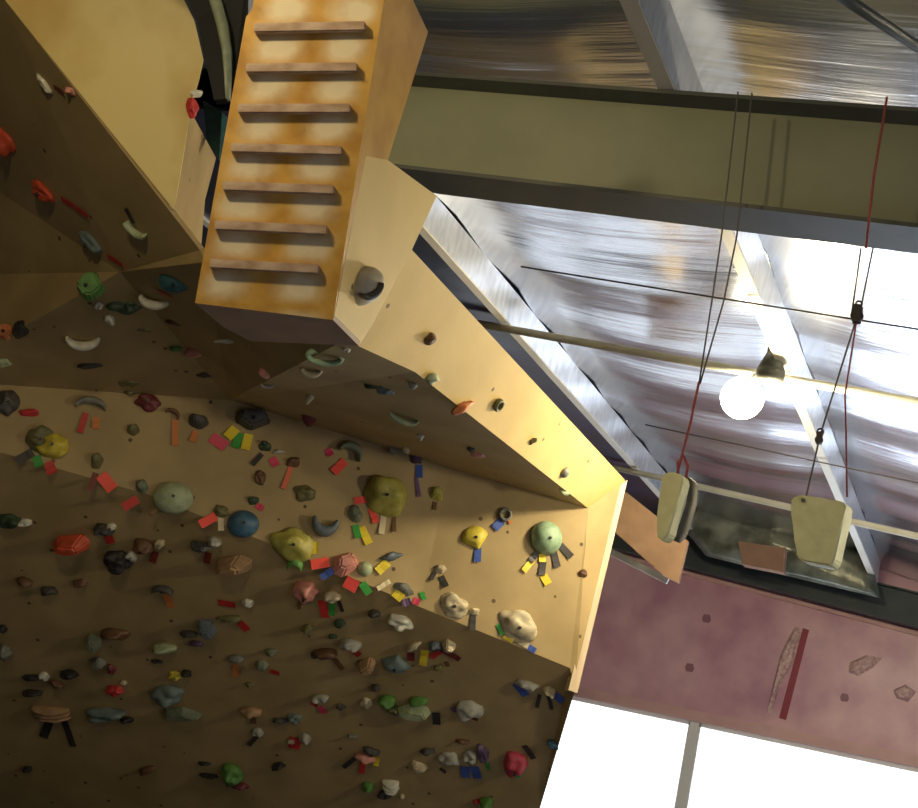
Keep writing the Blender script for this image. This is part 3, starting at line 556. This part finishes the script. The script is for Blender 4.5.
exec(r'''
#--- upper left dark underside
H(45,83,24,9,'shard','white',-45,[(54,86,66,92,5,'maroon')])
H(71,91,12,9,'crimp','pink',0)
H(5,140,30,30,'blob','orange-red',0,(), 'orange-red blob at the left edge')
H(44,190,36,17,'blob','orange-red',-8,[(62,198,90,215,7,'red')],'long orange-red hold')
H(138,229,30,15,'jug','pale green',-10,[(126,208,136,222,7,'black')])
H(92,242,30,18,'blob','grey-teal',-10,[(108,256,126,265,7,'red')])
#--- brown roof band
H(90,287,34,30,'box','green',0,(),'green box hold')
H(99,304,10,10,'shard','white',0)
H(175,282,34,24,'ball','teal',0,[(158,291,172,295,9,'red')],'teal dome hold')
H(156,299,34,20,'jug','white',0,(),'white curved jug')
H(126,305,34,18,'blob','dark green',0)
H(110,318,11,16,'shard','white',20)
H(20,330,22,22,'wedge','black',0)
H(6,332,24,18,'box','orange',0,(),'orange block at the left edge')
H(83,340,36,20,'jug','white',-6,(),'lower white jug')
H(3,362,16,12,'crimp','pale green',0)
H(195,352,28,16,'wedge','pink',10)
H(176,348,12,9,'crimp','green',0)
H(232,341,40,5,'shard','pale grey',8)
H(266,373,18,18,'wedge','pink',40)
H(268,385,16,8,'jug','pale grey',0)
H(325,356,40,18,'ring','mint',-8,(),'mint ring hold')
H(312,370,24,15,'jug','cream',0)
H(347,349,5,5,'crimp','white',0)
H(95,365,34,7,'crimp','charcoal',5)
H(130,383,22,9,'crimp','olive',0)
H(208,375,22,7,'crimp','charcoal',0)
H(178,324,26,6,'crimp','brown',-8)
H(145,330,16,6,'crimp','olive',-8)
#--- dark underside of the prow
H(386,390,20,13,'crimp','grey-teal',0)
H(372,386,16,9,'crimp','dark green',0)
H(413,384,13,13,'wedge','grey',0)
H(431,378,16,9,'shard','pale green',-35)
H(461,407,26,9,'shard','orange',-12,(),'orange shard hold')
H(403,417,36,14,'jug','pale green',-25,(),'long pale green jug')
H(478,454,16,10,'crimp','pink',0)
H(421,435,8,9,'crimp','white',0)
H(564,491,12,6,'crimp','pale green',-20)
H(471,448,8,7,'crimp','charcoal',0)
#--- sunlit prow panel
H(429,339,13,12,'wedge','brown',20)
H(497,404,9,10,'ring','olive',0)
H(532,441,6,5,'crimp','olive',0)
H(564,472,9,9,'ball','grey',0)
H(363,286,44,38,'ball','cream',20,(),'big grey hold on the side of the campus board')
#--- main tan face
H(310,396,10,22,'shard','cream',-20)
H(309,417,15,22,'ball','maroon',0,(),'maroon teardrop hold')
H(8,403,22,24,'blob','charcoal',0)
H(29,413,18,7,'crimp','red',0)
H(91,405,32,16,'jug','grey',175,[(86,413,80,433,6,'red'),(96,417,96,429,7,'orange')])
H(148,402,22,17,'blob','maroon',-10)
H(133,430,14,14,'wedge','olive',0)
H(173,414,16,10,'jug','brown',150,[(175,420,175,446,6,'orange')])
H(198,422,24,19,'wedge','charcoal',-10,[(196,431,192,442,6,'orange'),(211,437,226,447,11,'pink')])
H(253,420,38,26,'box','charcoal',-18,[(236,428,227,438,10,'yellow'),(240,433,235,448,8,'green'),(249,434,245,450,9,'yellow')],'large charcoal box hold')
H(265,447,12,9,'crimp','dark green',0,[(262,454,252,465,5,'black')])
H(279,452,14,5,'shard','pale grey',10,[(272,458,276,466,8,'pink')])
H(260,477,11,14,'blob','brown',0)
H(293,463,13,9,'crimp','brown',0,[(291,467,283,489,5,'salmon')])
H(305,494,22,15,'blob','olive',-15)
H(253,501,10,8,'crimp','dark green',0,[(256,505,263,509,6,'pink')])
H(221,511,15,12,'blob','olive',0,[(216,516,200,525,9,'neon'),(221,518,221,531,6,'cream')])
H(243,524,31,27,'ball','blue',0,(),'blue dome hold')
H(173,498,39,32,'ball','pale green',0,[(157,509,149,516,4,'brown')],'big green ball hold')
H(40,440,28,24,'blob','olive',0)
H(53,446,28,26,'blob','yellow',0,[(33,452,16,462,9,'black'),(36,456,40,467,9,'green'),(48,462,53,474,10,'red')],'yellow blob hold')
H(97,461,15,20,'wedge','olive',0,[(96,473,90,491,6,'maroon'),(101,475,113,490,12,'neon')])
H(142,487,15,19,'wedge','grey-green',0,[(138,499,123,508,9,'red')])
H(351,452,26,19,'jug','grey-green',150,[(345,461,333,473,9,'neon'),(327,449,331,456,7,'pink')])
H(398,449,22,13,'blob','grey',-20,[(397,456,387,472,8,'neon')])
H(406,448,8,18,'shard','cream',10)
H(415,458,14,12,'shard','purple',-40,[(419,465,419,478,7,'blue'),(416,478,419,497,4,'purple')])
H(436,495,16,18,'wedge','yellow-olive',0,[(435,502,434,510,4,'brown')])
H(384,497,46,38,'sloper','yellow-olive',-25,[(354,501,371,499,7,'neon'),(371,508,376,523,7,'neon'),(384,514,381,534,6,'cream'),(394,515,394,532,4,'brown')],'large olive sloper')
H(355,514,18,20,'wedge','grey-green',0,[(355,525,358,538,7,'green'),(361,527,369,544,8,'yellow')])
H(324,525,26,24,'jug','blue-grey',-10)
H(292,546,42,32,'sloper','yellow-olive',-20,[(308,548,318,548,12,'yellow')],'lower yellow-olive sloper')
H(296,561,16,12,'jug','green',180)
H(475,538,28,24,'triangle','yellow',15,[(478,548,477,562,7,'blue')],'yellow triangular hold')
H(505,515,12,13,'ring','grey',0,[(502,521,494,529,8,'blue'),(508,515,510,524,3,'orange')])
H(546,538,32,34,'ball','mint',0,[(537,553,530,561,6,'black'),(533,560,523,571,6,'yellow'),(542,554,542,562,7,'yellow'),(543,561,541,575,7,'black'),(543,575,548,584,8,'yellow'),(553,550,557,567,7,'black'),(560,545,571,557,7,'black')],'mint ball hold')
H(583,574,9,7,'crimp','brown',0)
H(440,569,15,10,'wedge','cream',0,[(435,572,431,580,4,'black'),(441,576,446,587,6,'black')])
H(453,606,30,22,'sloper','cream',-30,[(442,602,448,612,5,'black')])
H(474,612,11,7,'crimp','cream',0,[(473,614,472,630,6,'black')])
H(517,627,44,28,'sloper','cream',-32,[(498,624,503,634,6,'green'),(504,635,513,640,7,'yellow'),(519,641,528,646,6,'cream'),(527,646,535,651,6,'blue')],'large cream curved hold')
H(391,557,22,9,'shard','blue-grey',10,[(388,562,377,572,9,'yellow')])
H(365,569,15,15,'ball','pale green',0,[(362,583,369,594,8,'green')])
H(345,565,34,26,'wedge','pink',30,[(311,565,329,562,10,'neon'),(321,578,333,570,7,'blue'),(354,579,348,590,14,'red')],'pink wedge hold')
H(404,589,26,14,'wedge','grey',-20,[(390,581,377,589,5,'cream'),(394,592,402,599,9,'yellow'),(402,604,410,601,7,'purple'),(413,600,419,603,7,'pink'),(421,592,424,600,5,'green')])
#--- shaded lower overhang
H(400,620,26,13,'blob','white',-20,(),'white cloud-shaped hold')
H(375,613,12,8,'crimp','charcoal',0)
H(307,588,26,17,'blob','pink',-25,[(322,600,326,616,9,'red'),(301,600,299,608,4,'brown')])
H(332,596,18,11,'crimp','cream',0,[(332,602,332,614,7,'green'),(338,599,343,610,4,'black')])
H(340,622,14,10,'wedge','dark green',0)
H(308,628,12,9,'crimp','olive',0)
H(333,636,9,5,'crimp','dark green',0)
H(351,643,22,11,'crimp','pale grey',-10,[(352,649,360,654,8,'red')])
H(325,652,26,10,'crimp','brown',10,[(333,657,343,668,6,'brown')])
H(368,664,22,20,'wedge','tan',-30)
H(396,662,30,20,'triangle','grey-teal',170)
H(414,645,18,8,'shard','cream',35,[(411,652,411,659,8,'maroon'),(425,650,423,664,8,'yellow')])
H(449,644,18,14,'wedge','cream',-50,[(431,657,440,650,7,'red'),(441,649,460,658,7,'maroon'),(446,661,448,665,5,'brown')])
H(436,645,14,9,'crimp','blue-grey',0)
H(376,687,9,8,'crimp','charcoal',0)
H(321,697,15,9,'crimp','pale grey',0,[(311,702,318,704,7,'red'),(320,706,325,712,7,'pink')])
H(341,706,9,6,'crimp','charcoal',0)
H(367,702,12,9,'blob','cream',0)
H(387,700,18,12,'crimp','green',0)
H(416,709,36,15,'box','pale green',-4,[(436,712,437,723,8,'black')],'pale green block hold')
H(419,700,20,8,'crimp','green',5)
H(395,709,14,10,'crimp','olive',0)
H(470,707,30,16,'blob','pale grey',0,[(452,710,462,706,7,'purple'),(466,716,478,718,5,'maroon')],'pale cloudy hold')
H(463,741,14,5,'crimp','brown',0)
H(366,757,20,9,'crimp','pink',-20,[(355,758,344,766,5,'black'),(363,762,362,772,6,'red'),(377,757,376,764,6,'yellow')])
H(372,750,18,7,'crimp','charcoal',-20)
H(368,786,11,11,'crimp','green',0)
H(391,784,17,12,'ribbed','white',0,(),'white ribbed hold')
H(386,793,14,8,'crimp','black',0)
H(402,796,5,6,'crimp','cream',0)
H(419,765,22,11,'wedge','cream',-20)
H(428,750,18,6,'shard','charcoal',15)
H(449,757,20,13,'blob','pale grey',0,[(440,768,446,771,4,'black')])
H(470,755,15,12,'blob','pale grey',0,[(465,766,466,776,9,'blue'),(474,766,478,777,9,'blue')])
H(483,752,11,18,'blob','purple',15,[(487,762,489,768,4,'green')])
H(516,760,24,22,'blob','crimson',0,[(524,745,534,757,6,'black'),(511,771,508,774,4,'green'),(518,771,519,776,4,'green')],'crimson knobbly hold')
H(555,744,12,9,'crimp','blue',0)
H(527,684,24,9,'crimp','pale grey',-15,[(516,683,526,694,9,'blue')],'pale crimp above the blue tapes')
H(549,690,14,9,'crimp','cream',-30,[(540,694,537,706,4,'black'),(548,694,552,708,4,'black'),(553,693,563,700,9,'blue')])
H(487,801,14,11,'crimp','green',0)
H(477,801,7,5,'crimp','red',0)
H(73,541,44,21,'wedge','orange-red',8,(),'orange-red wedge hold')
H(104,529,20,12,'crimp','charcoal',0,[(107,533,112,542,9,'red')])
H(112,526,9,7,'crimp','white',0)
H(119,558,30,18,'blob','black',0)
H(132,557,9,12,'crimp','pale grey',0)
H(144,545,22,13,'crimp','brown',0,[(156,551,153,561,7,'maroon')])
H(160,543,14,8,'shard','cream',45)
H(81,582,17,10,'wedge','brown',0)
H(25,581,16,9,'crimp','brown',-15)
H(49,590,18,8,'crimp','charcoal',0)
H(163,588,24,9,'jug','charcoal',180,[(166,594,172,606,8,'orange')])
H(115,633,30,11,'crimp','brown',0)
H(95,640,22,16,'wedge','grey-green',-40)
H(165,647,26,10,'crimp','pale green',5)
H(6,650,13,18,'shard','grey',0)
H(10,519,26,12,'blob','dark green',0)
H(26,522,13,8,'crimp','white',0)
H(3,628,9,9,'crimp','black',0)
H(202,545,30,14,'wedge','charcoal',0,[(209,552,207,562,7,'maroon')])
H(215,541,14,9,'crimp','pale grey',-20)
H(233,564,48,25,'wedge','tan',20,(),'big tan wedge hold')
H(248,602,11,9,'blob','white',0,[(218,602,236,604,8,'red')])
H(230,618,26,7,'crimp','olive',8,[(240,622,248,629,9,'red')])
H(208,626,26,20,'wedge','blue-grey',-30,(),'blue-grey wedge hold')
H(189,633,18,7,'crimp','charcoal',10)
H(197,643,14,6,'crimp','purple',0)
H(237,658,15,8,'crimp','grey',0,[(236,664,236,675,6,'orange')])
H(262,664,18,11,'wedge','grey-green',0,[(270,671,280,672,6,'red')])
H(272,651,13,7,'crimp','grey-green',0)
H(316,654,9,7,'crimp','black',0)
H(175,675,13,8,'blob','yellow',0,(),'small yellow hold')
H(187,673,9,8,'crimp','black',0)
H(160,650,14,6,'crimp','black',0)
H(157,661,12,4,'crimp','black',0)
H(168,692,34,16,'blob','grey-teal',5)
H(180,711,50,12,'box','grey-green',2,(),'long grey-green rail hold')
H(106,712,40,13,'blob','grey-teal',6,(),'long grey-teal hold')
H(128,719,12,7,'crimp','black',25)
H(52,711,38,13,'ribbed','tan',0,[(50,720,44,736,9,'black'),(64,720,74,745,7,'black')],'ribbed tan hold')
H(32,677,18,6,'crimp','black',0)
H(45,675,9,8,'blob','white',0)
H(70,673,19,9,'crimp','black',0)
H(57,683,15,7,'crimp','brown',-20)
H(33,692,20,6,'crimp','black',0)
H(112,668,9,9,'blob','maroon',0)
H(115,689,18,10,'blob','red',10)
H(124,682,7,5,'crimp','cream',0)
H(99,662,18,14,'wedge','grey',0)
H(251,711,22,10,'crimp','tan',0,[(253,717,254,722,6,'brown')])
H(258,731,11,8,'blob','pale grey',0,[(257,736,249,744,5,'black')])
H(281,720,16,6,'crimp','charcoal',0)
H(295,717,15,9,'blob','grey-teal',0)
H(305,737,12,9,'crimp','pale grey',-30,[(296,737,294,747,12,'red')])
H(279,765,14,7,'crimp','black',20)
H(232,771,24,20,'blob','green',0,(),'dark green knob hold')
H(209,775,18,5,'crimp','black',0)
H(205,763,12,4,'crimp','black',0)
H(240,785,18,7,'crimp','maroon',0)
H(28,768,9,6,'crimp','black',0)
H(148,768,24,6,'shard','brown',25)
H(130,392,10,5,'crimp','olive',0)
H(250,684,8,5,'crimp','olive',0)
H(292,741,7,5,'crimp','cream',0)
H(438,667,9,6,'crimp','olive',0)
H(352,736,9,5,'crimp','grey',0)
''')
LANDS = [(d[0], d[1], d[8]) for d in DEFN if d[8]]
used_labels = set()
GREEN = {'main_panel': 'tan main face', 'prow_panel': 'pale prow panel', 'prow_underside': 'dark prow underside', 'roof_panel': 'brown roof band', 'left_underside': 'dark upper-left underside', 'lower_overhang': 'shaded lower overhang', 'left_face': 'yellow left face'}
def mk_label(d, facet):
    x, y, w, h, kind, col, rot, tapes, lm = d
    size = 'small ' if max(w, h) < 13 else ('large ' if max(w, h) > 33 else '')
    tp = []
    for t in tapes:
        nm = {'neon': 'bright red'}.get(t[5], t[5])
        if nm not in tp: tp.append(nm)
    ts = ''
    if tp: ts = ' with %s tape' % (tp[0] if len(tp) == 1 else tp[0]+' and '+tp[1])
    head = f"{size}{col} {WORD[kind]} climbing hold{ts}"
    cands = []
    for lx, ly, nm in LANDS:
        if (lx, ly) == (x, y): continue
        dx, dy = x-lx, y-ly; ds = math.hypot(dx, dy); ang = math.degrees(math.atan2(-dy, dx)) % 360
        k = int(((ang+22.5) % 360)//45)
        w_ = ['right of', 'above right of', 'above', 'above left of', 'left of', 'below left of', 'below', 'below right of'][k]
        near = 'just ' if ds < 30 else ('well ' if ds > 75 else '')
        cands.append((ds, near+w_+' the '+nm))
    cands.sort()
    if lm and lm not in used_labels:
        pass
    for ds, c in cands:
        s = head+', '+c
        if s not in used_labels and len(s.split()) <= 16: used_labels.add(s); return s
        s = f"{col} {kind} hold, {c}"
        if s not in used_labels and len(s.split()) <= 16: used_labels.add(s); return s
    return head
M_bolt = new_mat('bolt_steel', (.05, .05, .05), .4, .6)
for idx, d in enumerate(DEFN):
    x, y, w, h, kind, col, rot, tapes, lm = d
    def hit(px, py):
        r = ray(px, py).normalized(); res = BVH.ray_cast(CAM, r); return res
    if lm and lm.startswith('big grey hold on the side'):
        loc, nrm, facet = on(PS, x, y)+PS[1]*.002, PS[1], 'prow_panel'
    else:
        loc, nrm, ii, dist = hit(x, y)
        if loc is None: print('MISS', d); continue
        facet = pname[ii]
    nrm = nrm.normalized()
    ux = (CX-nrm*CX.dot(nrm)).normalized(); uy = nrm.cross(ux).normalized()
    if uy.dot(-CY) < 0: uy = -uy
    R = Matrix((ux, uy, nrm)).transposed(); s = depth(loc)/FPX
    fx = 1/max(.75, abs(ux.dot(CX))); fy = 1/max(.7, abs(uy.dot(CY)))
    if facet in ('roof_panel', 'left_underside', 'prow_underside') : fx = fy = 1
    side_hold = bool(lm) and lm.startswith('big grey hold on the side')
    loc0, n0 = loc.copy(), nrm.copy()
    if side_hold or (facet in ('roof_panel', 'prow_underside') and max(w, h) >= 14):
        nrm = (nrm*(1.1 if side_hold else .55)+(CAM-loc).normalized()).normalized(); loc = loc - (nrm*.004 if side_hold else nrm*.01)
        ux = (CX-nrm*CX.dot(nrm)).normalized(); uy = nrm.cross(ux).normalized()
        if uy.dot(-CY) < 0: uy = -uy
        R = Matrix((ux, uy, nrm)).transposed(); fx, fy = (1.12, 1.0) if side_hold else (1, 1)
    bm, smooth = shape(kind, max(w*s*fx/2, .02), max(h*s*fy/2, .02), idx+1)
    if facet == 'lower_overhang': bmesh.ops.scale(bm, verts=bm.verts[:], vec=(1, 1, 1.45))
    bmesh.ops.transform(bm, verts=bm.verts[:], matrix=(R @ Matrix.Rotation(math.radians(rot), 3, 'Z')).to_4x4())
    zmax = max((v.co.dot(nrm) for v in bm.verts))
    o = link('climbing_hold', bm, M_hold[col], smooth=bool(smooth))
    o.location = loc - nrm*.001
    tag(o, mk_label(d, facet) if not (lm and lm.startswith('big grey')) else 'big cream climbing hold with dark curved pocket on the side of the yellow campus board', 'climbing hold', 'climbing holds')
    if min(w, h) >= 17 and not side_hold and kind in ('ball', 'blob', 'sloper', 'box', 'triangle'):
        bb = bmesh.new(); bmesh.ops.create_cone(bb, cap_ends=True, segments=12, radius1=.013, radius2=.011, depth=.02)
        bmesh.ops.transform(bb, verts=bb.verts[:], matrix=Matrix.Translation(nrm*(zmax*.985)) @ R.to_4x4())
        b = link('bolt', bb, M_bolt); b.parent = o
    if lm and lm.startswith('big grey hold on the side'):
        pb = shape_arc(w*s*.34, h*s*.20, .04, 5)
        bmesh.ops.transform(pb, verts=pb.verts[:], matrix=Matrix.Translation(nrm*(zmax*.8)-uy*h*s*.10-ux*w*s*.06) @ (R @ Matrix.Rotation(.4, 3, 'Z')).to_4x4())
        pk = link('finger_pocket', pb, M_hold['charcoal'], smooth=True); pk.parent = o; pk['label'] = 'dark curved finger pocket'
    for (x0, y0, x1, y1, tw, tc) in tapes:
        A0, A1 = (on((loc0, n0), x0, y0), on((loc0, n0), x1, y1))
        dv = (A1-A0); L = max(dv.length, .03)
        dv.normalize(); sv = n0.cross(dv)
        tb = bmesh.new(); nseg = 5; grid = []
        wd = tw*s/2; rnd = random.Random(x0*7+y0)
        for q in range(nseg+1):
            f = q/nseg; lift = .004+.012*f*f+rnd.uniform(0, .004)
            c = A0+dv*L*f+n0*lift; grid.append([c-sv*wd, c+sv*wd])
        rows = [[tb.verts.new(p-o.location+n0*.001) for p in g]+[tb.verts.new(p-o.location-n0*.001) for p in g] for g in grid]
        for q in range(nseg):
            a_, b_ = rows[q], rows[q+1]
            tb.faces.new((a_[0], a_[1], b_[1], b_[0])); tb.faces.new((a_[2], b_[2], b_[3], a_[3]))
            tb.faces.new((a_[0], b_[0], b_[2], a_[2])); tb.faces.new((a_[1], a_[3], b_[3], b_[1]))
        tb.faces.new((rows[0][0], rows[0][2], rows[0][3], rows[0][1])); tb.faces.new((rows[-1][0], rows[-1][1], rows[-1][3], rows[-1][2]))
        t_ = link('tape_strip', tb, M_tape[tc]); t_.parent = o; t_['label'] = {'neon': 'bright red', 'black': 'dark'}.get(tc, tc)+' tape strip'
# two holds on the rim of the yellow left face
for (px, py, w, h, col, kind, lab) in ((196, 94, 12, 8, 'white', 'crimp', 'small white hold on the right rim of the yellow left face'), (192, 108, 12, 20, 'red', 'blob', 'red hold on the right rim of the yellow left face')):
    loc = F2p(px, py); nrm = P2[1]; s = depth(loc)/FPX; bm, sm = shape(kind, w*s/2, h*s/2, px)
    ux = (CX-nrm*CX.dot(nrm)).normalized(); uy = nrm.cross(ux); R = Matrix((ux, uy, nrm)).transposed()
    bmesh.ops.transform(bm, verts=bm.verts[:], matrix=R.to_4x4())
    o = link('climbing_hold', bm, M_hold[col], smooth=True); o.location = loc; tag(o, lab, 'climbing hold', 'climbing holds')
